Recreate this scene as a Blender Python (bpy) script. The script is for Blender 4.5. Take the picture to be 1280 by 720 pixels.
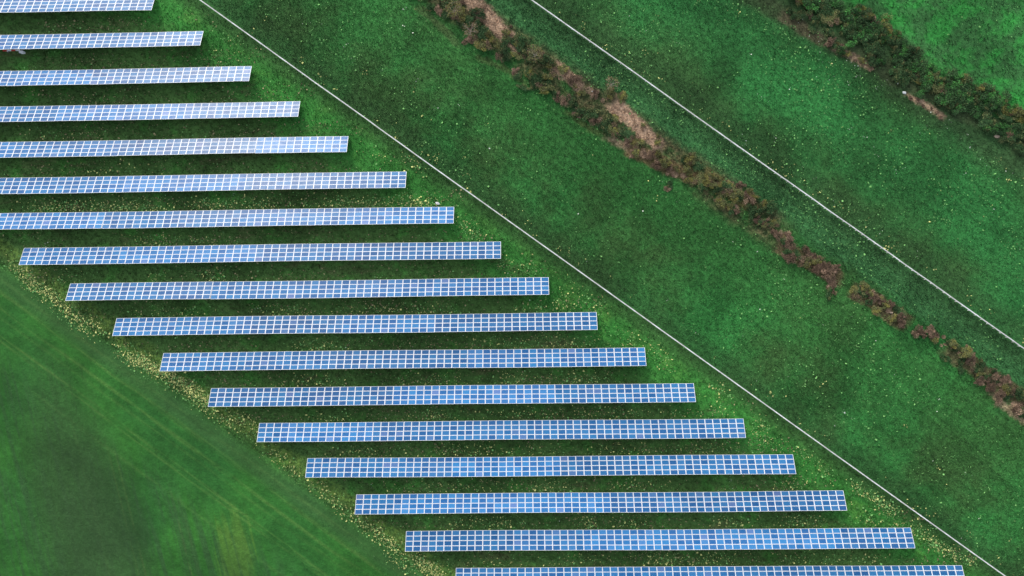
import bpy, math, random
import numpy as np
from mathutils import Matrix, Euler, Vector

for o in list(bpy.data.objects):
    bpy.data.objects.remove(o)
sc = bpy.context.scene
col = sc.collection
R = math.radians

# ------------------------------------------------------------------ camera
CAM_H = 148.198
CAM_ROT = (R(0.5458), R(1.0154), R(-0.7139))
cam_d = bpy.data.cameras.new("camera")
cam_d.sensor_width = 36.0
cam_d.lens = 24.0
cam_d.clip_end = 8000
cam = bpy.data.objects.new("camera", cam_d)
cam.location = (0, 0, CAM_H)
cam.rotation_euler = CAM_ROT
col.objects.link(cam)
sc.camera = cam

# ------------------------------------------------------------------ sky, sun, exposure
SUN_EL, SUN_X, SUN_Y = R(27), -0.342, 0.824
sun_dir = Vector((SUN_X, SUN_Y, 0)).normalized() * math.cos(SUN_EL) + Vector((0, 0, math.sin(SUN_EL)))
world = bpy.data.worlds.new("World")
sc.world = world
world.use_nodes = True
wn = world.node_tree
sky = wn.nodes.new("ShaderNodeTexSky")
sky.sky_type = 'NISHITA'
sky.sun_disc = False
sky.sun_elevation = SUN_EL
sky.sun_rotation = math.atan2(SUN_X, SUN_Y)
sky.dust_density = 1.0
hsv = wn.nodes.new("ShaderNodeHueSaturation")      # thin overcast: a paler, greyer sky
hsv.inputs["Saturation"].default_value = 0.38
wn.links.new(sky.outputs[0], hsv.inputs["Color"])
wn.links.new(hsv.outputs[0], wn.nodes["Background"].inputs[0])
wn.nodes["Background"].inputs[1].default_value = 0.15
sun_d = bpy.data.lights.new("sun", 'SUN')
sun_d.energy = 1.25
sun_d.angle = R(14)
sun_d.color = (1.0, 0.95, 0.88)
sun = bpy.data.objects.new("sun", sun_d)
sun.rotation_euler = sun_dir.to_track_quat('Z', 'Y').to_euler()
sun.location = (-60, 150, 120)
col.objects.link(sun)
sc.view_settings.view_transform = 'Standard'
sc.view_settings.look = 'None'
sc.view_settings.gamma = 1.0
sc.view_settings.exposure = 0.88

# ------------------------------------------------------------------ helpers
random.seed(7)
rng = np.random.default_rng(11)
MC = Euler(CAM_ROT).to_matrix()


def P(px, py, z=0.0):
    """ground point that was surveyed at (px, py) on the 1280 x 720 plan"""
    d = MC @ Vector(((px - 640) / 853.33, (360 - py) / 853.33, -1))
    s = (z - CAM_H) / d.z
    return d.x * s, d.y * s


DX, DY = 0.8047, -0.5937          # direction of the white paths
NX, NY = 0.5937, 0.8047           # across them


def UV(u, v):
    return NX * u + DX * v, NY * u + DY * v


def tag(o, label=None, cat=None, group=None, kind=None):
    if label: o["label"] = label
    if cat: o["category"] = cat
    if group: o["group"] = group
    if kind: o["kind"] = kind
    return o


def mesh_obj(name, verts, faces, mats, mat_idx=None, parent=None, smooth=False):
    me = bpy.data.meshes.new(name)
    me.from_pydata([tuple(v) for v in verts], [], faces)
    for m in (mats if isinstance(mats, (list, tuple)) else [mats]):
        me.materials.append(m)
    if mat_idx is not None:
        me.polygons.foreach_set("material_index", mat_idx)
    me.update()
    o = bpy.data.objects.new(name, me)
    col.objects.link(o)
    if parent: o.parent = parent
    return o


def fast_mesh(name, V, k, mats, mat_idx=None):
    """V: (nfaces, k, 3) array of loose k-gons"""
    n = len(V)
    me = bpy.data.meshes.new(name)
    me.vertices.add(n * k)
    me.vertices.foreach_set("co", V.astype(np.float32).ravel())
    me.loops.add(n * k)
    me.loops.foreach_set("vertex_index", np.arange(n * k, dtype=np.int32))
    me.polygons.add(n)
    me.polygons.foreach_set("loop_start", np.arange(0, n * k, k, dtype=np.int32))
    me.polygons.foreach_set("loop_total", np.full(n, k, dtype=np.int32))
    for m in mats:
        me.materials.append(m)
    if mat_idx is not None:
        me.polygons.foreach_set("material_index", mat_idx.astype(np.int32))
    me.update(calc_edges=True)
    return me


class MB:
    def __init__(self): self.v, self.f, self.m = [], [], []

    def box(self, x0, x1, y0, y1, z0, z1, m=0):
        b = len(self.v)
        self.v += [(x0, y0, z0), (x1, y0, z0), (x1, y1, z0), (x0, y1, z0), (x0, y0, z1), (x1, y0, z1), (x1, y1, z1), (x0, y1, z1)]
        for q in ((3, 2, 1, 0), (4, 5, 6, 7), (0, 1, 5, 4), (1, 2, 6, 5), (2, 3, 7, 6), (3, 0, 4, 7)):
            self.f.append(tuple(b + i for i in q)); self.m.append(m)

    def bar(self, a, b, r0, r1=None, n=5, m=0):
        r1 = r0 if r1 is None else r1
        a, b = Vector(a), Vector(b)
        d = (b - a).normalized()
        s = d.cross(Vector((0, 0, 1)) if abs(d.z) < .9 else Vector((1, 0, 0))).normalized()
        t = d.cross(s)
        i0 = len(self.v)
        for p, r in ((a, r0), (b, r1)):
            for k in range(n):
                w = 2 * math.pi * k / n
                self.v.append(tuple(p + (s * math.cos(w) + t * math.sin(w)) * r))
        for k in range(n):
            self.f.append((i0 + k, i0 + (k + 1) % n, i0 + n + (k + 1) % n, i0 + n + k)); self.m.append(m)
        self.f.append(tuple(i0 + k for k in reversed(range(n)))); self.m.append(m)
        self.f.append(tuple(i0 + n + k for k in range(n))); self.m.append(m)

    def build(self, name, mats, parent=None):
        return mesh_obj(name, self.v, self.f, mats, self.m, parent)


# ------------------------------------------------------------------ node helpers
class NT:
    def __init__(self, tree): self.t, self.n, self.l = tree, tree.nodes, tree.links

    def put(self, sock, v):
        if isinstance(v, bpy.types.NodeSocket): self.l.new(v, sock)
        elif v is not None: sock.default_value = v

    def math(self, op, a, b=None, c=None, clamp=False):
        m = self.n.new("ShaderNodeMath"); m.operation = op; m.use_clamp = clamp
        for i, x in enumerate((a, b, c)):
            if x is not None: self.put(m.inputs[i], x)
        return m.outputs[0]

    def step(self, x, a, b, lo=0.0, hi=1.0):
        m = self.n.new("ShaderNodeMapRange"); m.interpolation_type = 'SMOOTHSTEP'
        self.put(m.inputs[0], x)
        for i, v in zip((1, 2, 3, 4), (a, b, lo, hi)): self.put(m.inputs[i], v)
        return m.outputs[0]

    def band(self, x, a, b, w):
        """1 between a and b, soft over w"""
        return self.math('MULTIPLY', self.step(x, a - w, a + w), self.step(x, b - w, b + w, 1.0, 0.0))

    def noise(self, vec, scale, detail=4, rough=0.55, dist=0.0):
        m = self.n.new("ShaderNodeTexNoise")
        self.put(m.inputs["Vector"], vec)
        m.inputs["Scale"].default_value = scale
        m.inputs["Detail"].default_value = detail
        m.inputs["Roughness"].default_value = rough
        m.inputs["Distortion"].default_value = dist
        return m.outputs[0]

    def mix(self, fac, a, b, mode='MIX'):
        m = self.n.new("ShaderNodeMix"); m.data_type = 'RGBA'; m.blend_type = mode
        self.put(m.inputs[0], fac)
        for i, x in ((6, a), (7, b)):
            self.put(m.inputs[i], (*x, 1.0) if isinstance(x, tuple) and len(x) == 3 else x)
        return m.outputs[2]

    def comb(self, x, y, z=0.0):
        m = self.n.new("ShaderNodeCombineXYZ")
        for i, v in enumerate((x, y, z)): self.put(m.inputs[i], v)
        return m.outputs[0]

    def gain(self, c, f):
        m = self.n.new("ShaderNodeVectorMath"); m.operation = 'SCALE'
        self.put(m.inputs[0], c); self.put(m.inputs[3], f)
        return m.outputs[0]


def new_mat(name):
    m = bpy.data.materials.new(name)
    m.use_nodes = True
    t = NT(m.node_tree)
    return m, t, m.node_tree.nodes["Principled BSDF"]


def plain(name, c, rough=0.6, metal=0.0, var=0.0, scale=6.0):
    m, t, b = new_mat(name)
    b.inputs["Roughness"].default_value = rough
    b.inputs["Metallic"].default_value = metal
    tc = t.n.new("ShaderNodeTexCoord")
    n = t.noise(tc.outputs["Object"], scale, 4)
    f = t.step(n, 0.3, 0.7, 1 - var, 1 + var)
    rgb = t.n.new("ShaderNodeRGB"); rgb.outputs[0].default_value = (*c, 1)
    t.put(b.inputs["Base Color"], t.gain(rgb.outputs[0], f))
    return m


# ------------------------------------------------------------------ field colours (one map of the place, used by soil and grass)
zg = bpy.data.node_groups.new("field_colour", "ShaderNodeTree")
zg.interface.new_socket("Color", in_out='OUTPUT', socket_type='NodeSocketColor')
t = NT(zg)
out = t.n.new("NodeGroupOutput")
geo = t.n.new("ShaderNodeNewGeometry")
sep = t.n.new("ShaderNodeSeparateXYZ")
t.put(sep.inputs[0], geo.outputs["Position"])
X, Y = sep.outputs[0], sep.outputs[1]
XY = t.comb(X, Y, 0.0)
U0 = t.math('ADD', t.math('MULTIPLY', X, NX), t.math('MULTIPLY', Y, NY))
Vv = t.math('ADD', t.math('MULTIPLY', X, DX), t.math('MULTIPLY', Y, DY))
nL = t.noise(XY, 0.035, 4, 0.55)
nM = t.noise(XY, 0.16, 5, 0.6)
nS = t.noise(XY, 0.9, 4, 0.65)
nF = t.noise(XY, 2.6, 3, 0.7)
ragged = t.math('MULTIPLY', t.math('SUBTRACT', nM, 0.5), 7.0)
U = t.math('ADD', U0, ragged)
# grain drawn out along the paths (mowing direction)
UVs = t.comb(t.math('MULTIPLY', Vv, 0.06), t.math('MULTIPLY', U0, 0.9), 0.0)
nStreak = t.noise(UVs, 1.0, 4, 0.6)

# base zones
c_array = (0.050, 0.116, 0.034)
c_mid = (0.036, 0.096, 0.030)
c_mid2 = (0.030, 0.160, 0.042)
c_verge = (0.040, 0.140, 0.052)
c_far = (0.033, 0.092, 0.030)
c_far2 = (0.027, 0.150, 0.043)
c_bright = (0.032, 0.225, 0.048)
c_mown = (0.022, 0.102, 0.024)
dark = (0.036, 0.074, 0.032)

mown = t.mix(t.step(nL, 0.35, 0.65), c_mown, (0.032, 0.142, 0.026))
mid = t.mix(t.step(t.math('ADD', t.math('MULTIPLY', nL, 0.7), t.math('MULTIPLY', nM, 0.3)), 0.38, 0.62), c_mid, c_mid2)
mid = t.mix(t.math('MULTIPLY', t.band(U, 27, 41, 6), 0.55), mid, (0.036, 0.150, 0.040))
far = t.mix(t.step(nL, 0.40, 0.62), c_far, c_far2)
ax = t.math('SUBTRACT', Vv, 20.0)
far = t.mix(t.math('MULTIPLY', t.band(U, 64, 80, 6), 0.7), far, c_far2)
far = t.mix(t.math('MULTIPLY', t.step(U, 78, 84), 0.8), far, dark)
brt = t.mix(t.step(nM, 0.42, 0.62), (0.036, 0.135, 0.044), c_bright)
arr = t.mix(t.math('MULTIPLY', t.band(U, 0, 9, 4), 0.9), c_array, (0.036, 0.190, 0.038))
arr = t.mix(t.step(nM, 0.52, 0.66, 0.0, 0.65), arr, (0.046, 0.185, 0.036))

edge = t.math('ADD', U0, t.math('MULTIPLY', t.math('SUBTRACT', nM, 0.5), 4.5))
lime = t.math('MULTIPLY', t.band(edge, -60.2, -57.2, 1.0), t.step(nS, 0.36, 0.6, 0.1, 0.75))
arr = t.mix(lime, arr, (0.110, 0.190, 0.045))
lime = t.math('MULTIPLY', t.band(edge, 2.5, 8.5, 2.0), t.math('MULTIPLY', t.step(nM, 0.5, 0.62), t.step(nS, 0.36, 0.6, 0.1, 0.6)))
arr = t.mix(lime, arr, (0.080, 0.230, 0.050))
mown = t.gain(mown, t.step(nM, 0.3, 0.7, 0.80, 1.16))
c = t.mix(t.step(edge, -64.0, -60.0), mown, arr)
c = t.mix(t.step(U0, 10.2, 11.8), c, mid)
c = t.mix(t.step(U, 44, 47), c, c_verge)
c = t.mix(t.math('MULTIPLY', t.band(U0, 49.5, 57.5, 2.5), 0.6), c, (0.030, 0.082, 0.030))
c = t.mix(t.step(U0, 52.5, 53.6), c, far)
c = t.mix(t.math('MULTIPLY', t.band(U0, 52.8, 58, 2.0), 0.6), c, (0.030, 0.082, 0.030))
c = t.mix(t.math('MULTIPLY', t.band(U0, 8.2, 15, 2.0), 0.5), c, (0.030, 0.082, 0.030))
c = t.mix(t.step(U, 89.5, 94), c, brt)

# mown field: pale wheel tracks, a cut margin, drawn-out streaks and a broad darker patch
isM = t.step(U0, -62, -64)
for u0, w, a in ((-64.6, 0.4, 0.6), (-66.9, 0.45, 0.6), (-69.6, 0.4, 0.55), (-71.3, 0.3, 0.3), (-74.6, 0.22, 0.85), (-75.5, 0.2, 0.75), (-80.5, 0.35, 0.35)):
    m_ = t.math('MULTIPLY', t.band(U0, u0 - w, u0 + w, 0.35), t.step(nStreak, 0.38, 0.6, 0.0, a))
    c = t.mix(m_, c, (0.072, 0.165, 0.042))
m_ = t.math('MULTIPLY', t.band(U0, -66.5, -62.5, 1.2), 0.55)
c = t.mix(m_, c, (0.042, 0.100, 0.038))
W_ = t.math('ADD', X, t.math('MULTIPLY', Y, 0.245))
for w0, hw_, a in ((-88.0, 0.2, 0.9), (-86.3, 0.18, 0.8), (-98.1, 0.2, 0.8), (-99.6, 0.18, 0.6), (-80.5, 0.25, 0.4), (-106.0, 0.25, 0.4)):
    m_ = t.math('MULTIPLY', t.band(W_, w0 - hw_, w0 + hw_, 0.18), t.math('MULTIPLY', t.step(U0, -78, -84), t.step(nM, 0.38, 0.58, 0.0, a)))
    c = t.mix(m_, c, (0.075, 0.160, 0.042))
S1 = t.comb(t.math('ADD', t.math('MULTIPLY', X, 0.75), t.math('MULTIPLY', Y, 0.19)), t.math('MULTIPLY', Y, 0.035), 0.0)
nV = t.noise(S1, 0.9, 4, 0.62)
inV = t.step(U0, -74, -84)
c = t.mix(t.math('MULTIPLY', inV, t.step(nV, 0.42, 0.66, 0.0, 0.75)), c, (0.030, 0.080, 0.032))
c = t.mix(t.math('MULTIPLY', inV, t.step(nV, 0.58, 0.36, 0.0, 0.0)), c, (0.05, 0.2, 0.05))
ex = t.math('DIVIDE', t.math('ADD', W_, 108.0), 10.0)
ey = t.math('DIVIDE', t.math('ADD', Y, 55.0), 32.0)
ee = t.math('ADD', t.math('ADD', t.math('MULTIPLY', ex, ex), t.math('MULTIPLY', ey, ey)), t.math('MULTIPLY', t.math('SUBTRACT', nV, 0.5), 2.6))
c = t.mix(t.step(ee, 2.4, 0.0, 0.0, 0.75), c, (0.031, 0.068, 0.028))
ex = t.math('DIVIDE', t.math('ADD', X, 63.5), 5.5)
ey = t.math('DIVIDE', t.math('ADD', Y, 55.0), 11.0)
ee = t.math('ADD', t.math('ADD', t.math('MULTIPLY', ex, ex), t.math('MULTIPLY', ey, ey)), t.math('MULTIPLY', t.math('SUBTRACT', nV, 0.5), 3.5))
c = t.mix(t.step(ee, 1.0, 0.0, 0.0, 0.4), c, (0.105, 0.190, 0.038))

# bare soil below the hedges and dry strips beside them
hz = t.math('ADD', U, t.math('MULTIPLY', Vv, 0.045))
soil = t.math('MULTIPLY', t.band(t.math('ADD', U0, t.math('MULTIPLY', t.math('SUBTRACT', nM, 0.5), 5.0)), 39.5, 46.5, 1.6), t.step(nM, 0.36, 0.52))
soil = t.math('MULTIPLY', soil, t.step(Vv, 33, 41, 1.0, 0.0))
c = t.mix(t.math('MULTIPLY', soil, 0.75), c, t.mix(t.step(nS, 0.4, 0.62), (0.060, 0.058, 0.036), (0.150, 0.105, 0.070)))
def strip(c, p0, p1, hw, colour, a):
    (xa, ya), (xb, yb) = P(*p0), P(*p1)
    L_ = math.hypot(xb - xa, yb - ya); ux, uy = (xb - xa) / L_, (yb - ya) / L_
    lon = t.math('ADD', t.math('ADD', t.math('MULTIPLY', X, ux), t.math('MULTIPLY', Y, uy)), -(xa * ux + ya * uy))
    lat = t.math('ADD', t.math('ADD', t.math('MULTIPLY', X, -uy), t.math('MULTIPLY', Y, ux)), -(-xa * uy + ya * ux))
    lat = t.math('ADD', lat, t.math('MULTIPLY', t.math('SUBTRACT', nM, 0.5), 3.2))
    lat = t.math('ADD', lat, t.math('MULTIPLY', t.math('SUBTRACT', nS, 0.5), 1.6))
    lon = t.math('ADD', lon, t.math('MULTIPLY', t.math('SUBTRACT', nM, 0.5), 6.0))
    m_ = t.math('MULTIPLY', t.band(lat, -hw, hw, 0.45), t.band(lon, 0.0, L_, 1.2))
    return t.mix(t.math('MULTIPLY', m_, a), c, t.mix(t.step(nF, 0.35, 0.65), colour, tuple(k * 1.35 for k in colour)))


TAN = (0.33, 0.225, 0.180)
for p0, p1, hw_, col_, a in (((580, -12), (648, 62), 1.75, TAN, 0.95), ((690, 80), (726, 112), 1.3, TAN, 0.95), ((764, 128), (828, 184), 1.6, TAN, 0.95),
                            ((705, 140), (750, 168), 0.6, (0.12, 0.10, 0.05), 0.4), ((755, 172), (800, 192), 0.7, TAN, 0.7), ((522, 8), (578, 58), 0.8, (0.10, 0.075, 0.05), 0.3), ((600, 70), (660, 105), 0.6, (0.12, 0.085, 0.05), 0.3),
                            ((860, 205), (945, 262), 1.6, (0.13, 0.105, 0.05), 0.7), ((785, 185), (870, 225), 1.6, (0.13, 0.09, 0.055), 0.8), ((1235, 490), (1300, 540), 0.9, TAN, 0.6),
                            ((975, 305), (1050, 350), 1.8, (0.11, 0.07, 0.05), 0.75), ((1068, 362), (1135, 405), 1.9, (0.11, 0.07, 0.05), 0.75), ((1180, 435), (1290, 505), 1.9, (0.10, 0.068, 0.048), 0.75),
                            ((1045, 58), (1085, 84), 0.7, TAN, 0.8), ((1132, 118), (1182, 148), 0.45, TAN, 0.9), ((975, 18), (1030, 52), 1.2, (0.10, 0.075, 0.055), 0.7)):
    c = strip(c, p0, p1, hw_, col_, a)
s2 = t.math('MULTIPLY', t.band(t.math('ADD', U0, t.math('ADD', t.math('MULTIPLY', Vv, -0.12), t.math('MULTIPLY', t.math('SUBTRACT', nM, 0.5), 5.0))), 78.6, 82.6, 1.0), 0.35)
c = t.mix(s2, c, (0.070, 0.062, 0.044))

# brown worn ground in patches of the gaps between the panel rows
worn = t.math('MULTIPLY', t.band(U0, -58, 4, 3), t.step(t.noise(t.comb(t.math('MULTIPLY', X, 0.35), Y, 3.0), 0.25, 5, 0.65), 0.55, 0.68, 0.0, 0.6))
c = t.mix(worn, c, (0.075, 0.085, 0.042))

g = t.math('MULTIPLY', t.step(nS, 0.25, 0.75, 0.72, 1.30), t.step(nF, 0.25, 0.75, 0.76, 1.26))
nP = t.noise(XY, 0.055, 3, 0.5, 0.6)
g = t.math('MULTIPLY', g, t.step(nP, 0.34, 0.66, 0.76, 1.20))
g = t.math('MULTIPLY', g, t.step(nStreak, 0.3, 0.7, 0.88, 1.12))
g = t.mix(t.math("MULTIPLY", isM, 0.4), g, (1.0, 1.0, 1.0))
c = t.mix(1.0, c, g, "MULTIPLY")
c = t.mix(1.0, c, (1.06, 1.04, 0.86), 'MULTIPLY')
t.l.new(c, out.inputs[0])

# ground material
gm, t, b = new_mat("field_grass")
gn = t.n.new("ShaderNodeGroup"); gn.node_tree = zg
t.put(b.inputs["Base Color"], gn.outputs[0])
b.inputs["Roughness"].default_value = 0.9
b.inputs["Specular IOR Level"].default_value = 0.15
geo = t.n.new("ShaderNodeNewGeometry")
nb = t.noise(geo.outputs["Position"], 1.6, 5, 0.7)
bp = t.n.new("ShaderNodeBump"); bp.inputs["Strength"].default_value = 0.7; bp.inputs["Distance"].default_value = 0.35
t.put(bp.inputs["Height"], nb); t.put(b.inputs["Normal"], bp.outputs[0])


def leaf_mat(name, colour=None, lo=0.6, hi=1.5, group=False):
    m, t, b = new_mat(name)
    geo = t.n.new("ShaderNodeNewGeometry")
    f = t.step(geo.outputs["Random Per Island"], 0.0, 1.0, lo, hi)
    oi = t.n.new("ShaderNodeObjectInfo")
    if group:
        gn = t.n.new("ShaderNodeGroup"); gn.node_tree = zg
        base = gn.outputs[0]
    else:
        f = t.math('MULTIPLY', f, t.step(oi.outputs["Random"], 0.0, 1.0, 0.75, 1.25))
        rgb = t.n.new("ShaderNodeRGB"); rgb.outputs[0].default_value = (*colour, 1)
        base = rgb.outputs[0]
    t.put(b.inputs["Base Color"], t.gain(base, f))
    b.inputs["Roughness"].default_value = 0.8
    b.inputs["Specular IOR Level"].default_value = 0.2
    return m


M_blade = leaf_mat("grass_blades", lo=0.7, hi=1.4, group=True)
M_yellow = leaf_mat("yellow_blossom", (0.78, 0.79, 0.28), 0.5, 1.25)
M_palegreen = leaf_mat("pale_weed", (0.15, 0.34, 0.10), 0.5, 1.6)
M_dry = leaf_mat("dry_grass", (0.27, 0.24, 0.12), 0.4, 1.5)
M_white = leaf_mat("white_blossom", (0.55, 0.58, 0.48), 0.5, 1.2)

# ------------------------------------------------------------------ ground sheet
xs = [-3000, -600, -200, 200, 600, 3000]
gv = [(x, y, 0) for y in xs for x in xs]
gf = [(j * 6 + i, j * 6 + i + 1, j * 6 + i + 7, j * 6 + i + 6) for j in range(5) for i in range(5)]
tag(mesh_obj("ground", gv, gf, gm), "green grass fields and meadow seen from high above", kind="structure")

# ------------------------------------------------------------------ white fences
pm, t, b = new_mat("weathered_white_paint")
geo = t.n.new("ShaderNodeNewGeometry")
n1 = t.noise(geo.outputs["Position"], 0.5, 5, 0.65)
t.put(b.inputs["Base Color"], t.mix(t.step(n1, 0.36, 0.68), (0.50, 0.49, 0.47), (0.78, 0.78, 0.78)))
b.inputs["Roughness"].default_value = 0.7
FZ = 0.95


def fence(a, b_, w, label):
    """post and rail fence with a flat top board, from a to b_ (points of the top board)"""
    a, b_ = Vector((*a, 0)), Vector((*b_, 0))
    d = (b_ - a).normalized()
    a -= d * 14; b_ += d * 14
    L = (b_ - a).length
    root = bpy.data.objects.new("fence", None); col.objects.link(root)
    root.location = a; root.rotation_euler = (0, 0, math.atan2(d.y, d.x))
    tag(root, label, "fence", "white fences across the fields")
    n = 96
    step_ = L / n
    pb = MB(); pb.box(-0.05, 0.05, -0.05, 0.05, -0.25, FZ - 0.04)
    first = pb.build("post", pm, root)
    for k in range(1, n):
        q = first.copy(); col.objects.link(q); q.parent = root
        q.location = (k * step_ + random.uniform(-.05, .05), 0, 0); q.rotation_euler = (random.gauss(0, 0.01), random.gauss(0, 0.01), 0)
    top, low = MB(), MB()
    y0 = 0.0
    for k in range(n):
        y1 = max(-0.04, min(0.04, y0 + random.gauss(0, 0.015)))
        for mb, h0, h1, ww, off in ((top, FZ - 0.04, FZ, w / 2, 0.0), (low, FZ - 0.60, FZ - 0.46, 0.02, 0.07)):
            i0 = len(mb.v)
            for xx, yy in ((k * step_ + 0.01, y0), ((k + 1) * step_ - 0.01, y1)):
                mb.v += [(xx, yy + off - ww, h0), (xx, yy + off + ww, h0), (xx, yy + off + ww, h1), (xx, yy + off - ww, h1)]
            for q in ((0, 1, 2, 3), (7, 6, 5, 4), (0, 4, 5, 1), (1, 5, 6, 2), (2, 6, 7, 3), (3, 7, 4, 0)):
                mb.f.append(tuple(i0 + e for e in q)); mb.m.append(0)
        y0 = y1
    top.build("top_rail", pm, root)
    low.build("rail", pm, root)


fence(P(250, 0, FZ), P(1256, 720, FZ), 0.22, "long straight white fence running close past the right ends of the panel rows")
fence(P(665.5, 0, FZ), P(1280, 435.5, FZ), 0.19, "long straight white fence between the brown hedge and the top right field")


# ------------------------------------------------------------------ solar panel rows
TILT = R(23.695)
SLOPE = 4.1238
PW = 1.66
ZLOW = 0.6
rows = [  # y of the low edge, right end, columns
    (66.42, -79.95, 63), (58.49, -69.38, 63), (50.55, -58.79, 63), (42.70, -48.24, 63), (34.91, -37.78, 63), (27.03, -25.17, 63),
    (19.23, -14.91, 63), (11.57, -4.86, 63), (3.62, 5.36, 63), (-4.02, 15.58, 63), (-11.74, 25.83, 63),
    (-19.50, 36.24, 63), (-27.18, 46.72, 63), (-34.94, 57.14, 63), (-42.79, 67.72, 63), (-50.78, 81.76, 65), (-58.76, 92.44, 65)]

glass, t, b = new_mat("solar_cells")
geo = t.n.new("ShaderNodeNewGeometry"); oi = t.n.new("ShaderNodeObjectInfo")
wnz = t.n.new("ShaderNodeTexWhiteNoise"); wnz.noise_dimensions = '2D'
t.put(wnz.inputs["Vector"], t.comb(t.math('MULTIPLY', geo.outputs["Random Per Island"], 97.0), t.math('MULTIPLY', oi.outputs["Random"], 131.0), 0.0))
r1 = wnz.outputs["Value"]
cell = t.mix(t.step(r1, 0.0, 1.0), (0.004, 0.086, 0.250), (0.022, 0.158, 0.365))
cell = t.mix(t.step(r1, 0.965, 0.98, 0.0, 0.6), cell, (0.09, 0.15, 0.33))
tc = t.n.new("ShaderNodeTexCoord")
so = t.n.new("ShaderNodeSeparateXYZ"); t.put(so.inputs[0], tc.outputs["Object"])
# thin pale cell gaps: 10 x 6 cells in each module
def grid(x, period, w):
    m_ = t.math('PINGPONG', x, period / 2)
    return t.math('LESS_THAN', m_, w)
gl = t.math('MAXIMUM', grid(so.outputs[0], 0.1445, 0.004), grid(so.outputs[1], 0.155, 0.004))
cell = t.mix(t.math('MULTIPLY', gl, 0.5), cell, (0.30, 0.38, 0.50))
cell = t.mix(1.0, cell, oi.outputs['Color'], 'MULTIPLY')      # stretches of columns differ a little in tint
t.put(b.inputs["Base Color"], cell)
b.inputs["Roughness"].default_value = 0.34
b.inputs["IOR"].default_value = 1.5
b.inputs["Specular IOR Level"].default_value = 0.13
nb = t.noise(geo.outputs["Position"], 0.8, 2, 0.5)
t.put(b.inputs["Roughness"], t.step(nb, 0.2, 0.8, 0.25, 0.32))

M_frame = plain("white_frame", (0.70, 0.71, 0.74), 0.45, 0.0, 0.04, 2.0)
M_steel = plain("galvanised_steel", (0.42, 0.43, 0.44), 0.5, 0.7, 0.1, 3.0)
M_back = plain("module_back", (0.55, 0.55, 0.56), 0.7, 0.0, 0.05)


def column_mesh():
    """four framed modules lying one above the other; local y runs down the slope from 0 (low edge) to -SLOPE"""
    v, f, mi = [], [], []
    MB_ = MB()
    p = SLOPE / 4
    x0, x1 = -PW + 0.012, -0.012
    fx, fy = 0.085, 0.060
    for k in range(4):
        y1 = -k * p - 0.010; y0 = -(k + 1) * p + 0.010
        MB_.box(x0, x0 + fx, y0, y1, -0.02, 0.020, 1)
        MB_.box(x1 - fx, x1, y0, y1, -0.02, 0.020, 1)
        MB_.box(x0 + fx, x1 - fx, y0, y0 + fy, -0.02, 0.020, 1)
        MB_.box(x0 + fx, x1 - fx, y1 - fy, y1, -0.02, 0.020, 1)
        MB_.box(x0 + fx, x1 - fx, y0 + fy, y1 - fy, -0.012, 0.012, 0)
    me = bpy.data.meshes.new("panel_column")
    me.from_pydata(MB_.v, [], MB_.f)
    for m in (glass, M_frame): me.materials.append(m)
    me.polygons.foreach_set("material_index", MB_.m)
    me.update()
    return me


col_me = column_mesh()
post = MB(); post.bar((0, 0, -0.25), (0, 0, 1.0), 0.06, n=6)
post_me = None
labels = [
    "panel row at the very top, its far corner cut off by the photo's edge",
    "panel row with a striped barrier board and a pale box at its lower edge",
    "third panel row from the top, whitened by glare at its right end",
    "fourth panel row from the top, whitened by glare over its right half",
    "fifth panel row from the top, glare fading in before its right end",
    "sixth panel row from the top, reaching a big step further right than the one above",
    "seventh panel row from the top, lowest one whose left end is out of the picture",
    "eighth panel row from the top, first one with its left end in sight",
    "ninth panel row from the top, second one with its left end in sight",
    "tenth panel row from the top, third one with its left end in sight",
    "eleventh panel row from the top, left end beside the widest patch of yellow blossom",
    "sixth panel row counted upwards from the bottom of the photo",
    "fifth panel row counted upwards from the bottom of the photo",
    "fourth panel row counted upwards from the bottom of the photo",
    "third panel row from the bottom, last one before the longer rows begin",
    "longer panel row, second from the bottom, seen complete with both ends",
    "bottommost panel row, cut lengthwise by the photo's lower edge",
]
ct, st = math.cos(TILT), math.sin(TILT)
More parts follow.
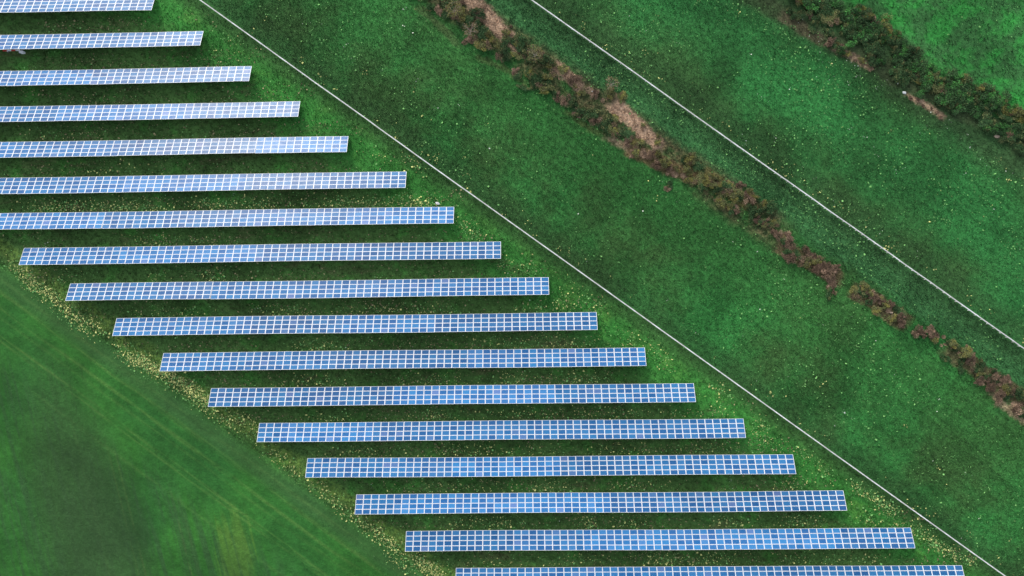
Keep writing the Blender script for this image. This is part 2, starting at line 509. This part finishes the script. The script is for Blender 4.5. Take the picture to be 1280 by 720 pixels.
for i, (y, xr, n) in enumerate(rows):
    root = bpy.data.objects.new("solar_panel_row", None)
    col.objects.link(root)
    xc = xr - n * PW / 2
    root.location = (xc, y, 0)
    root.empty_display_size = 1
    tag(root, labels[i], "solar panels", "solar panel rows of the solar farm")
    # stretches of a dozen or two columns were mounted together and sit at slightly different tilts
    ph1, ph2 = random.uniform(0, 6.28), random.uniform(0, 6.28)
    k = 0
    seg_end, dt, dz = 0, 0.0, 0.0
    while k < n:
        if k >= seg_end:
            seg_end = k + random.choice((9, 12, 14, 18, 21))
            seg_tint = random.choice((0.84, 0.95, 1.0, 1.05, 1.22))
            dt, dz = R(random.gauss(0, 0.55)), random.gauss(0, 0.008)
        o = bpy.data.objects.new("panel_column", col_me)
        col.objects.link(o)
        o.color = (seg_tint * random.uniform(0.9, 1.3), seg_tint, seg_tint, 1)
        o.parent = root
        o.location = (n * PW / 2 - k * PW, random.gauss(0, 0.006) + 0.05 * math.sin(k * 0.13 + ph1), ZLOW + dz + 0.06 * math.sin(k * 0.17 + ph2) + 0.03 * math.sin(k * 0.41 + ph1))
        o.rotation_euler = (-(TILT + dt + R(random.gauss(0, 0.12))), R(random.gauss(0, 0.12)), 0)
        k += 1
    # rails under the modules and steel posts
    for s in (0.8, 3.3):
        yy, zz = -s * ct, ZLOW + s * st - 0.16
        r = MB(); r.box(-n * PW / 2 + 0.1, n * PW / 2 - 0.1, yy - 0.04, yy + 0.04, zz - 0.05, zz + 0.05)
        r.build("mounting_rail", M_steel, root)
        for q in range(11):
            xx = -n * PW / 2 + 1.2 + q * (n * PW - 2.4) / 10
            if i == 0 and q == 0 or True:
                pb = MB(); pb.box(xx - 0.05, xx + 0.05, yy - 0.035, yy + 0.035, -0.3, zz - 0.05)
                pb.build("support_post", M_steel, root)

# ------------------------------------------------------------------ barrier board and box below the second row
M_red = plain("red_paint", (0.55, 0.05, 0.04), 0.5, 0, 0.06)
M_wht = plain("white_paint", (0.80, 0.80, 0.80), 0.5, 0, 0.04)
M_dark = plain("dark_rubber", (0.04, 0.04, 0.04), 0.8, 0, 0.1)
bx, by = P(14, 63.0, 0.9)
bar = bpy.data.objects.new("barrier", None); col.objects.link(bar)
bar.location = (bx, by, 0); bar.rotation_euler = (0, 0, R(0.8))
tag(bar, "red and white striped barrier board standing by the lower edge of a panel row", "barrier")
brd = MB()
for k in range(4):
    brd.box(-1.9 + k * 0.95, -1.9 + (k + 1) * 0.95, -0.16, 0.16, 0.86, 0.90, k % 2 if k else 0)
brd.build("board", [M_red, M_wht], bar)
for s in (-1.3, 1.3):
    lg = MB(); lg.box(s - 0.04, s + 0.04, -0.04, 0.04, 0.06, 0.86); lg.build("leg", M_wht, bar)
    ft = MB(); ft.box(s - 0.18, s + 0.18, -0.30, 0.30, 0.0, 0.06); ft.build("foot", M_dark, bar)
bx, by = P(27, 65.0, 0.6)
M_box = plain("pale_grey_paint", (0.80, 0.82, 0.86), 0.5, 0, 0.05)
cab = bpy.data.objects.new("cabinet", None); col.objects.link(cab); cab.location = (bx, by, 0)
tag(cab, "small pale grey box standing below a panel row beside the barrier board", "box")
cb = MB(); cb.box(-0.40, 0.40, -0.22, 0.22, 0.0, 0.75); cb.build("body", M_box, cab)
cb = MB(); cb.box(-0.45, 0.45, -0.27, 0.27, 0.75, 0.80); cb.build("lid", M_wht, cab)

# ------------------------------------------------------------------ grass blades (stuff)
def tufts(n, xy, size, hgt, k=3):
    """n tufts of k loose triangular blades"""
    m = len(xy)
    c0 = np.repeat(xy, k, axis=0)
    a = rng.uniform(0, 2 * np.pi, m * k)
    s = np.repeat(rng.uniform(0.6, 1.4, m) * size, k) * rng.uniform(0.6, 1.2, m * k)
    h = np.repeat(rng.uniform(0.5, 1.4, m) * hgt, k)
    lean = rng.uniform(0.2, 1.0, m * k) * s
    w = s * 0.28
    V = np.zeros((m * k, 3, 3))
    dx, dy = np.cos(a), np.sin(a)
    V[:, 0, 0] = c0[:, 0] - dy * w; V[:, 0, 1] = c0[:, 1] + dx * w
    V[:, 1, 0] = c0[:, 0] + dy * w; V[:, 1, 1] = c0[:, 1] - dx * w
    V[:, 2, 0] = c0[:, 0] + dx * lean; V[:, 2, 1] = c0[:, 1] + dy * lean
    V[:, 0, 2] = V[:, 1, 2] = 0.0
    V[:, 2, 2] = h
    return V


def unit_uv(u0, u1, v0, v1, n):
    u = rng.uniform(u0, u1, n); v = rng.uniform(v0, v1, n)
    return np.stack([NX * u + DX * v, NY * u + DY * v], 1)


def in_view(p, mx=124, my=76):
    return p[(abs(p[:, 0] + 3) < mx) & (abs(p[:, 1] - 1) < my)]


zones = [  # u0, u1, count, size, height
    (-62, 10.6, 80000, 0.33, 0.25), (11.5, 40, 80000, 0.27, 0.18), (40, 52.6, 26000, 0.34, 0.26),
    (53.5, 84, 60000, 0.27, 0.18), (84, 150, 40000, 0.38, 0.28), (-150, -62, 9000, 0.25, 0.08)]
allV = []
for u0, u1, n, s, h in zones:
    p = in_view(unit_uv(u0, u1, -170, 170, int(n * 1.6)))
    allV.append(tufts(len(p), p, s, h))
me = fast_mesh("grass", np.concatenate(allV), 3, [M_blade])
go = bpy.data.objects.new("grass", me); col.objects.link(go)
tag(go, "rough green grass growing over the fields", "grass", kind="stuff")

# ------------------------------------------------------------------ weeds and blossom (stuff)
def flecks(xy, size, hgt):
    m = len(xy)
    a = rng.uniform(0, 2 * np.pi, m)
    s = np.clip(rng.lognormal(-0.15, 0.45, m), 0.4, 2.2) * size
    asp = rng.uniform(0.3, 1.0, m)
    V = np.zeros((m, 4, 3))
    z = rng.uniform(0.4, 1.0, m) * hgt
    tl = rng.uniform(-0.4, 0.4, (m, 2))
    for k in range(4):
        w = a + k * np.pi / 2 + rng.uniform(-0.3, 0.3, m)
        q = np.where(k % 2 == 0, 1.0, asp)
        V[:, k, 0] = xy[:, 0] + np.cos(w) * s * 0.6 * q
        V[:, k, 1] = xy[:, 1] + np.sin(w) * s * 0.6 * q
        V[:, k, 2] = z + (np.cos(w) * tl[:, 0] + np.sin(w) * tl[:, 1]) * s * 0.6
    return V


def cloud(px, py, sx, sy, n, rot=0.0):
    """n points scattered round a surveyed spot; sx, sy in metres"""
    x, y = P(px, py)
    a, b_ = rng.normal(0, sx, n), rng.normal(0, sy, n)
    return np.stack([x + a * math.cos(rot) - b_ * math.sin(rot), y + a * math.sin(rot) + b_ * math.cos(rot)], 1)


_ph = rng.uniform(0, 6.28, (10, 3))
_fr = rng.normal(0, 1, (10, 2)) * np.array([0.09] * 4 + [0.22] * 6)[:, None]


def patchy(p):
    """smooth random field used to gather weeds into patches"""
    w = sum(np.sin(p @ _fr[k] + _ph[k, 0]) for k in range(10)) / 3.2
    return 1 / (1 + np.exp(-2.6 * (w - 0.25)))


DIAG = math.atan2(DY, DX)
yel, pal, wht = [], [], []
# blossom along the left ends of the rows
for px, py, n in ((28, 338, 90), (45, 358, 120), (70, 375, 130), (95, 400, 110), (120, 407, 60), (165, 447, 150), (190, 458, 200), (205, 465, 90),
                  (222, 475, 140), (245, 490, 170), (255, 505, 90), (285, 525, 70), (312, 530, 60), (345, 570, 40), (365, 585, 40), (400, 610, 45),
                  (420, 630, 45), (440, 645, 40), (470, 665, 80), (490, 680, 80), (500, 700, 60), (530, 705, 150), (545, 715, 120)):
    yel.append(cloud(px, py, 2.2, 0.9, int(n * 1.3), DIAG)); pal.append(cloud(px, py, 2.8, 1.2, int(n * 1.2), DIAG))
# weeds in the gaps between the rows: (row above, px centre, half width in px, count)
gaps = [(4, 60, 70, 30), (5, 120, 90, 60), (6, 60, 55, 170), (6, 130, 45, 120), (6, 175, 30, 60), (6, 250, 50, 110), (6, 310, 30, 60), (6, 420, 60, 110), (6, 500, 40, 120),
        (7, 175, 40, 80), (7, 240, 40, 40), (8, 60, 40, 50), (8, 180, 20, 40), (8, 250, 30, 60), (9, 200, 60, 60), (9, 340, 35, 80), (9, 450, 60, 70), (9, 520, 60, 60), (9, 660, 50, 60),
        (10, 380, 40, 110), (10, 600, 40, 70), (10, 690, 60, 120), (11, 370, 40, 80), (11, 535, 40, 60), (11, 620, 30, 70), (11, 700, 70, 110), (12, 400, 40, 60), (12, 530, 40, 70), (12, 640, 60, 90), (12, 740, 60, 90), (12, 830, 60, 60),
        (13, 430, 50, 80), (13, 560, 60, 120), (13, 650, 60, 60), (13, 760, 70, 110), (13, 860, 50, 80), (14, 520, 60, 60), (14, 590, 60, 70), (14, 670, 40, 110), (14, 780, 50, 70), (14, 960, 30, 70),
        (15, 560, 50, 90), (15, 600, 40, 80), (15, 715, 15, 80), (15, 760, 40, 70), (15, 890, 40, 80), (15, 980, 35, 110), (16, 600, 50, 60), (16, 690, 60, 70), (16, 810, 35, 130), (16, 870, 40, 110), (16, 980, 50, 60), (16, 1060, 60, 70)]
dry = []
for ri, pc, hw, n in gaps:
    n = int(n * (2.4 if ri == 6 else 1.5))
    y_hi = rows[ri - 1][0] - SLOPE * ct
    y_lo = rows[ri][0]
    xs_ = (np.clip(rng.normal(0, 0.5, n), -1.2, 1.2) * hw + pc - 640) / 5.75
    f_ = np.clip(rng.beta(3.0, 1.6, n), 0, 0.97)
    q = np.stack([xs_, y_hi + (y_lo - y_hi) * f_], 1)
    k = int(n * 0.5)
    k = int(n * 0.42)
    yel.append(q[:k]); pal.append(q[k:])
for ri in range(1, 17):
    y_hi = rows[ri - 1][0] - SLOPE * ct; y_lo = rows[ri][0]
    xs_ = rng.uniform(rows[ri - 1][1] - 105, rows[ri][1] + 3, 1500)
    q = np.stack([xs_, y_hi + (y_lo - y_hi) * rng.beta(1.6, 1.3, 1500)], 1)
    dry.append(q[rng.uniform(0, 1, 1500) < patchy(q * np.array([1.0, 3.0]))])
# weeds between the right ends of the rows and the path
for px, py, s, n in ((290, 55, 2.5, 40), (270, 70, 2, 25), (470, 190, 3, 50), (520, 205, 3, 90), (510, 245, 2, 50), (580, 280, 2.5, 90), (595, 292, 2, 70), (630, 330, 2.2, 40), (660, 332, 2, 40), (745, 380, 2.5, 60), (715, 365, 2.5, 50), (700, 375, 3, 60),
                      (790, 425, 2.2, 70), (820, 440, 2.2, 80), (830, 455, 2, 40), (900, 490, 2.2, 70), (895, 510, 2, 40), (950, 545, 2.2, 90), (955, 530, 1.8, 60), (1010, 570, 2.2, 60), (1030, 590, 2, 60),
                      (1075, 612, 1.8, 120), (1095, 625, 1.6, 130), (1115, 635, 1.6, 110), (1090, 650, 3, 120), (1120, 655, 2.5, 110), (1150, 665, 1.8, 100), (1165, 678, 1.6, 150), (1185, 690, 1.8, 110), (1210, 700, 1.8, 80)):
    q = cloud(px, py, s * 0.8, s * 0.45, int(n * 1.3), DIAG)
    k = int(n * 0.4)
    yel.append(q[:k]); pal.append(q[k:])
# loose weeds over the fields, thicker along the fences and hedges
def clumps(u0, u1, n_cl, per, s):
    c_ = in_view(unit_uv(u0, u1, -170, 170, int(n_cl * 2.6)))
    c_ = c_[rng.uniform(0, 1, len(c_)) < patchy(c_)]
    m = rng.poisson(per, len(c_))
    q = np.repeat(c_, m, axis=0)
    return q + rng.normal(0, s, q.shape)


pal += [clumps(12, 42, 1300, 3.2, 0.9), clumps(54, 84, 1900, 3.2, 0.9), clumps(46, 53, 500, 5, 1.0), clumps(95, 150, 500, 4, 1.0), clumps(-58, 11, 900, 4, 1.2)]
yel += [clumps(12, 42, 60, 2.4, 0.4), clumps(54, 84, 80, 2.4, 0.4), clumps(11.4, 14, 120, 2, 0.5), clumps(53.6, 56, 90, 2, 0.5)]
wht += [clumps(12, 42, 110, 1.3, 0.4), clumps(54, 84, 160, 1.4, 0.4), clumps(-56, 8, 60, 2.0, 0.5), clumps(79, 84, 120, 1.6, 0.5)]
for name, L, s, h, m, lab in (("wildflowers", yel, 0.215, 0.30, M_yellow, "yellow blossom scattered through the grass"), ("weeds", pal, 0.205, 0.28, M_palegreen, "pale green weeds scattered through the grass"),
                             ("dry_grass", dry, 0.19, 0.25, M_dry, "dry brownish grass tufts between the panel rows"), ("daisies", wht, 0.17, 0.25, M_white, "white flower heads scattered through the grass")):
    me = fast_mesh(name, flecks(np.concatenate(L), s, h), 4, [m])
    o = bpy.data.objects.new(name, me); col.objects.link(o)
    tag(o, lab, "plants", kind="stuff")

# ------------------------------------------------------------------ hedge shrubs
M_twig = plain("bark", (0.10, 0.075, 0.055), 0.9, 0, 0.2)
L_tan = leaf_mat("dry_stalks", (0.40, 0.265, 0.18), 0.6, 1.3)
L_straw = leaf_mat("straw", (0.44, 0.34, 0.20), 0.6, 1.3)
L_brown = leaf_mat("brown_twigs", (0.140, 0.094, 0.062), 0.5, 1.7)
L_olive = leaf_mat("olive_leaves", (0.130, 0.145, 0.055), 0.5, 1.7)
L_green = leaf_mat("dark_leaves", (0.038, 0.085, 0.030), 0.5, 1.7)
L_lime = leaf_mat("bright_leaves", (0.060, 0.200, 0.045), 0.5, 1.6)
L_gold = leaf_mat("yellowing_leaves", (0.210, 0.200, 0.055), 0.5, 1.5)


def shrub_mesh(name, r, h, nleaf, size, leafmats, lobes=7, narrow=0.5, low=0.15, seed=0):
    """stems rising from the root, and loose leaf or twig faces gathered round several lobes"""
    g = np.random.default_rng(seed)
    S = MB()
    cs = []
    for k in range(lobes):
        a = g.uniform(0, 2 * np.pi); rr = r * math.sqrt(g.uniform(0, 1)) * 0.85
        cs.append((rr * math.cos(a), rr * math.sin(a), h * g.uniform(0.25, 0.85), r * g.uniform(0.16, 0.46)))
        c_ = cs[-1]
        S.bar((c_[0] * 0.1, c_[1] * 0.1, -0.05), (c_[0] * 0.6, c_[1] * 0.6, c_[2] * 0.6), 0.05 * h / 2, 0.03 * h / 2, 4)
        S.bar((c_[0] * 0.6, c_[1] * 0.6, c_[2] * 0.6), c_[:3], 0.03 * h / 2, 0.012, 4)
    per = g.integers(0, lobes, nleaf)
    C = np.array(cs)[per]
    d = g.normal(0, 1, (nleaf, 3)); d /= np.linalg.norm(d, axis=1)[:, None]
    rad = g.uniform(0.3, 1.1, nleaf) ** 0.7 * np.where(g.uniform(0, 1, nleaf) < 0.2, g.uniform(1.0, 1.6, nleaf), 1.0)
    pos = C[:, :3] + d * (C[:, 3] * rad)[:, None] * np.array([1.15, 1.15, 0.8])
    pos[:, 2] = np.clip(pos[:, 2], h * low * g.uniform(0.2, 1, nleaf), None)
    s = g.uniform(0.5, 1.4, nleaf) * size
    ax = g.normal(0, 1, (nleaf, 3)) + d * 0.8; ax /= np.linalg.norm(ax, axis=1)[:, None]
    sd = np.cross(ax, g.normal(0, 1, (nleaf, 3))); sd /= np.linalg.norm(sd, axis=1)[:, None]
    V = np.stack([pos - ax * s[:, None], pos + sd * (s * narrow)[:, None], pos + ax * s[:, None], pos - sd * (s * narrow)[:, None]], 1)
    nm = len(leafmats)
    mi = (per % nm)
    flip = g.uniform(0, 1, nleaf) < 0.2
    mi = np.where(flip, g.integers(0, nm, nleaf), mi)
    # stems are appended as quads from the bars
    SV = np.array(S.v)
    quads = [q for q in S.f if len(q) == 4]
    Q = SV[np.array(quads)]
    allq = np.concatenate([V, Q])
    return fast_mesh(name, allq, 4, list(leafmats) + [M_twig], np.concatenate([mi, np.full(len(Q), nm)]))


def tussock_mesh(r, h, n, mats, seed):
    g = np.random.default_rng(seed)
    a = g.uniform(0, 2 * np.pi, n); rr = r * np.sqrt(g.uniform(0, 1, n))
    base = np.stack([rr * np.cos(a), rr * np.sin(a), np.zeros(n)], 1)
    hh = h * g.uniform(0.4, 1.1, n) * (1.1 - 0.6 * rr / r)
    b_ = g.uniform(0, 2 * np.pi, n); ln = g.uniform(0.5, 1.6, n) * hh
    tip = base + np.stack([np.cos(b_) * ln, np.sin(b_) * ln, hh], 1)
    w = 0.075
    sd = np.stack([-np.sin(b_), np.cos(b_), np.zeros(n)], 1) * w
    midp = base * 0.45 + tip * 0.55 + np.array([0, 0, 0.05])
    V = np.stack([base, midp + sd, tip, midp - sd], 1)
    return fast_mesh("dry_tussock", V, 4, mats, g.integers(0, len(mats), n))


V_ = {
    "tan": [tussock_mesh(1.15, 0.75, 800, [L_tan, L_tan, L_tan, L_straw], s) for s in (1, 2, 3, 4)],
    "brown": [shrub_mesh("bare_shrub", 1.5, 1.9, 2600, 0.12, [L_brown, L_brown, L_tan, L_brown], 13, 0.30, 0.1, s) for s in (11, 12, 13, 14)],
    "olive": [shrub_mesh("leafy_shrub", 1.5, 2.1, 2500, 0.11, [L_olive, L_brown, L_olive, L_gold], 13, 0.5, 0.1, s) for s in (21, 22, 23, 24)],
    "dark": [shrub_mesh("leafy_shrub", 1.6, 1.8, 2600, 0.12, [L_green, L_green, L_olive, L_green], 13, 0.5, 0.05, s) for s in (31, 32, 33, 34)],
    "green": [shrub_mesh("leafy_shrub", 1.7, 1.9, 2600, 0.12, [L_green, L_lime, L_green], 13, 0.5, 0.05, s) for s in (41, 42, 43, 44)],
    "gold": [shrub_mesh("leafy_shrub", 1.6, 2.0, 2500, 0.12, [L_gold, L_lime, L_olive], 13, 0.5, 0.05, s) for s in (51, 52, 53)],
}
NAMES = {"tan": ("dry_tussock", "tussock"), "brown": ("bare_shrub", "shrub"), "olive": ("leafy_shrub", "shrub"), "dark": ("bramble_bush", "bush"), "green": ("leafy_bush", "bush"), "gold": ("yellowing_bush", "bush")}
LAB1 = {"tan": "pale pinkish tan dry tussock in the hedge between the two white fences",
        "brown": "bare reddish brown shrub in the hedge between the two white fences",
        "olive": "olive green leafy shrub in the hedge between the two white fences",
        "dark": "low dark green bramble bush in the hedge between the two white fences"}
LAB2 = {"tan": "dry tan tussock along the hedge in the top right corner",
        "brown": "bare brown shrub of the hedge in the top right corner",
        "dark": "dark green bush of the hedge in the top right corner",
        "green": "leafy mid green bush of the hedge in the top right corner",
        "gold": "yellow tinged bush on the upper side of the hedge in the top right corner",
        "olive": "olive leafy shrub of the hedge in the top right corner"}


def plant(kind, x, y, s, which):
    nm, cat = NAMES[kind]
    if kind == "tan": s *= 0.6
    o = bpy.data.objects.new(nm, random.choice(V_[kind]))
    col.objects.link(o)
    o.location = (x, y, 0)
    o.rotation_euler = (0, 0, random.uniform(0, 6.28))
    o.scale = (s * random.uniform(0.7, 1.45), s * random.uniform(0.65, 1.1), s * random.uniform(0.4, 0.8))
    lab = (LAB1 if which == 1 else LAB2)[kind]
    plural = {"tussock": "tussocks", "shrub": "shrubs", "bush": "bushes"}[cat]
    look = {"tan": "dry tan", "brown": "bare brown", "olive": "olive leafy", "dark": "dark green", "green": "leafy green", "gold": "yellow tinged"}[kind]
    tag(o, lab, cat, f"{look} {plural} in the {'hedge between the fences' if which == 1 else 'top right hedge'}")


# hedge 1, stretch by stretch along its length: (from px, to px, half width m, shift m, kinds)
def stretch(p0, p1, hw, n, kinds, smin=0.6, smax=1.0, which=1):
    (x0, y0), (x1, y1) = P(*p0), P(*p1)
    for k in range(n):
        f_ = (k + random.uniform(0.1, 0.9)) / n
        w = random.uniform(-hw, hw)
        plant(random.choice(kinds), x0 + (x1 - x0) * f_ + NX * w, y0 + (y1 - y0) * f_ + NY * w, random.uniform(smin, smax), which)


B, O, D, T = "brown", "olive", "dark", "tan"
stretch((505, -18), (640, 75), 1.5, 16, [B, D, O, D], 0.65, 1.0)
stretch((555, 5), (655, 65), 2.0, 16, [O, D, B, D], 0.7, 1.05)
stretch((578, -8), (650, 58), 1.9, 14, [T, T, T, B], 0.3, 0.6)
stretch((640, 62), (700, 95), 1.6, 9, [O, O, D, B], 0.7, 1.1)
stretch((640, 85), (705, 118), 1.3, 9, [D, B, D, O], 0.7, 1.0)
stretch((690, 82), (722, 105), 1.4, 6, [T, T, O], 0.3, 0.55)
stretch((712, 105), (778, 128), 1.3, 10, [O, O, T, B], 0.7, 1.0)
stretch((705, 125), (765, 160), 1.4, 11, [D, B, D, D], 0.7, 1.0)
stretch((765, 132), (825, 180), 1.7, 12, [T, T, O, T, B], 0.3, 0.6)
stretch((755, 150), (800, 185), 1.2, 9, [B, O, D], 0.6, 0.9)
stretch((785, 180), (850, 215), 1.5, 16, [T, B, O, B, O], 0.6, 0.95)
stretch((850, 205), (925, 262), 2.2, 26, [O, B, O, T, O, D], 0.65, 1.05)
stretch((900, 225), (965, 275), 2.0, 18, [B, O, T, B, D], 0.6, 0.95)
stretch((975, 305), (1045, 345), 1.8, 22, [B, B, D, B, O, D], 0.5, 0.95)
stretch((1068, 362), (1130, 402), 1.7, 22, [B, B, O, D, O, T], 0.5, 0.95)
stretch((1145, 408), (1185, 432), 1.1, 9, [O, B, T, O], 0.55, 0.8)
stretch((945, 268), (985, 300), 1.4, 9, [B, D, O], 0.5, 0.8)
stretch((1178, 435), (1245, 478), 1.9, 24, [B, D, O, D, B], 0.5, 0.95)
stretch((1230, 470), (1310, 525), 2.3, 26, [B, B, D, T, B, O], 0.6, 1.0)
for px, py, k_, s in ((833, 236, B, 0.55), (838, 232, D, 0.5), (1000, 322, D, 0.6), (1035, 368, D, 0.6), (1042, 365, B, 0.45), (625, 72, B, 0.6), (583, 52, B, 0.6), (655, 110, D, 0.7), (1120, 395, T, 0.5)):
    plant(k_, *P(px, py), s, 1)

# hedge 2 in the top right corner
G, Y_ = "green", "gold"
stretch((995, -20), (1085, 45), 3.0, 30, [D, G, D, G, O], 0.7, 1.15, 2)
stretch((985, 5), (1060, 66), 1.3, 12, [B, D, D, G], 0.5, 0.85, 2)
stretch((1060, 20), (1140, 92), 3.2, 34, [G, D, D, G, D], 0.7, 1.2, 2)
stretch((1070, 10), (1102, 30), 0.9, 9, [T, O, T, Y_], 0.7, 1.0, 2)
stretch((1090, 35), (1120, 55), 1.5, 8, [Y_, O, G], 0.6, 0.9, 2)
stretch((1120, 75), (1200, 128), 3.0, 34, [D, D, G, G], 0.7, 1.15, 2)
stretch((1180, 108), (1290, 172), 3.2, 42, [D, G, D, G, D], 0.7, 1.15, 2)
stretch((1195, 100), (1290, 150), 1.2, 18, [Y_, G, Y_, O], 0.6, 1.0, 2)
stretch((1150, 95), (1175, 110), 1.2, 6, [O, Y_], 0.6, 0.9, 2)
stretch((1035, 50), (1090, 85), 0.7, 9, [B, O, B], 0.25, 0.5, 2)
stretch((1135, 120), (1180, 147), 0.6, 6, [B, D, B], 0.25, 0.4, 2)
stretch((1255, 170), (1310, 198), 1.3, 9, [D, B, D], 0.6, 0.9, 2)

# ------------------------------------------------------------------ small trees standing up out of the first hedge
def tree(px, py, h, r, leafmats, nleaf, label, seed):
    g = random.Random(seed)
    x, y = P(px, py)
    root = bpy.data.objects.new("small_tree", None); col.objects.link(root); root.location = (x, y, 0)
    tag(root, label, "tree")
    T_ = MB()
    T_.bar((0, 0, -0.2), (0.05, 0.04, h * 0.45), 0.11, 0.08, 7)
    tips = []
    for k in range(9):
        a = k * 2.4 + g.uniform(-.4, .4); z0 = h * g.uniform(0.25, 0.45)
        e = (math.cos(a) * r * g.uniform(.5, .8), math.sin(a) * r * g.uniform(.5, .8), h * g.uniform(0.6, 0.92))
        T_.bar((0.03, 0.02, z0), e, 0.06, 0.025, 5); tips.append(e)
        for q in range(4):
            e2 = (e[0] + g.uniform(-.6, .6) * r * .6, e[1] + g.uniform(-.6, .6) * r * .6, e[2] + g.uniform(-.1, .4))
            T_.bar(e, e2, 0.022, 0.008, 4)
    T_.build("trunk", M_pale, root)
    gg = np.random.default_rng(seed)
    tp = np.array(tips)[gg.integers(0, len(tips), nleaf)]
    pos = tp + gg.normal(0, 0.3, (nleaf, 3)) * np.array([r * .55, r * .55, .9])
    ax = gg.normal(0, 1, (nleaf, 3)); ax /= np.linalg.norm(ax, axis=1)[:, None]
    sd = np.cross(ax, gg.normal(0, 1, (nleaf, 3))); sd /= np.linalg.norm(sd, axis=1)[:, None]
    s = gg.uniform(.06, .16, nleaf)[:, None]
    me = fast_mesh("crown", np.stack([pos - ax * s, pos + sd * s * .5, pos + ax * s, pos - sd * s * .5], 1), 4, leafmats, gg.integers(0, len(leafmats), nleaf))
    o = bpy.data.objects.new("crown", me); col.objects.link(o); o.parent = root


M_pale = plain("pale_bark", (0.30, 0.26, 0.20), 0.9, 0, 0.2)
tree(569, 18, 4.0, 2.0, [L_olive, L_brown, L_gold], 1300, "olive small tree at the upper end of the brown hedge, beside the photo's top edge", 3)
tree(588, 42, 3.2, 1.9, [L_gold, L_tan], 420, "nearly bare small tree with pale branches on the lower side of the brown hedge", 4)
tree(668, 72, 3.4, 1.9, [L_olive, L_gold, L_brown], 1000, "round olive small tree standing between two pale dry stretches of the hedge", 5)
tree(763, 108, 3.0, 1.7, [L_gold, L_tan, L_olive], 500, "sparse tan and olive small tree leaning out towards the upper white fence", 6)

# ------------------------------------------------------------------ stones
M_stone = plain("pale_stone", (0.62, 0.63, 0.62), 0.8, 0, 0.15, 3.0)
M_stone2 = plain("tan_stone", (0.50, 0.38, 0.28), 0.85, 0, 0.15, 3.0)


def stone(px, py, s, m, label, seed):
    g = random.Random(seed)
    v, f = [], []
    n1, n2 = 5, 9
    for i in range(n1 + 1):
        th = math.pi * i / n1
        for j in range(n2):
            ph = 2 * math.pi * j / n2
            k = s * g.uniform(0.78, 1.1)
            v.append((k * 1.3 * math.sin(th) * math.cos(ph), k * 0.9 * math.sin(th) * math.sin(ph), s * 0.35 + 0.6 * k * math.cos(th)))
    for i in range(n1):
        for j in range(n2):
            f.append((i * n2 + j, (i + 1) * n2 + j, (i + 1) * n2 + (j + 1) % n2, i * n2 + (j + 1) % n2))
    o = mesh_obj("stone", v, f, m)
    o.location = (*P(px, py), 0); o.rotation_euler = (0, 0, R(-20))
    tag(o, label, "stone")


stone(547, 254.5, 0.42, M_stone, "pale grey stone lying above the right end of the seventh panel row", 1)
stone(740.5, 114.5, 0.22, M_stone, "small white stone among the shrubs of the brown hedge", 2)
stone(1130, 116, 0.34, M_stone, "white stone on the lower edge of the top right hedge", 3)
stone(1246, 170.5, 0.5, M_stone2, "tan stone on the lower edge of the top right hedge near the photo's right edge", 4)
stone(1114, 391, 0.3, M_stone2, "tan stone among bare brown shrubs halfway down the brown hedge's lower part", 5)
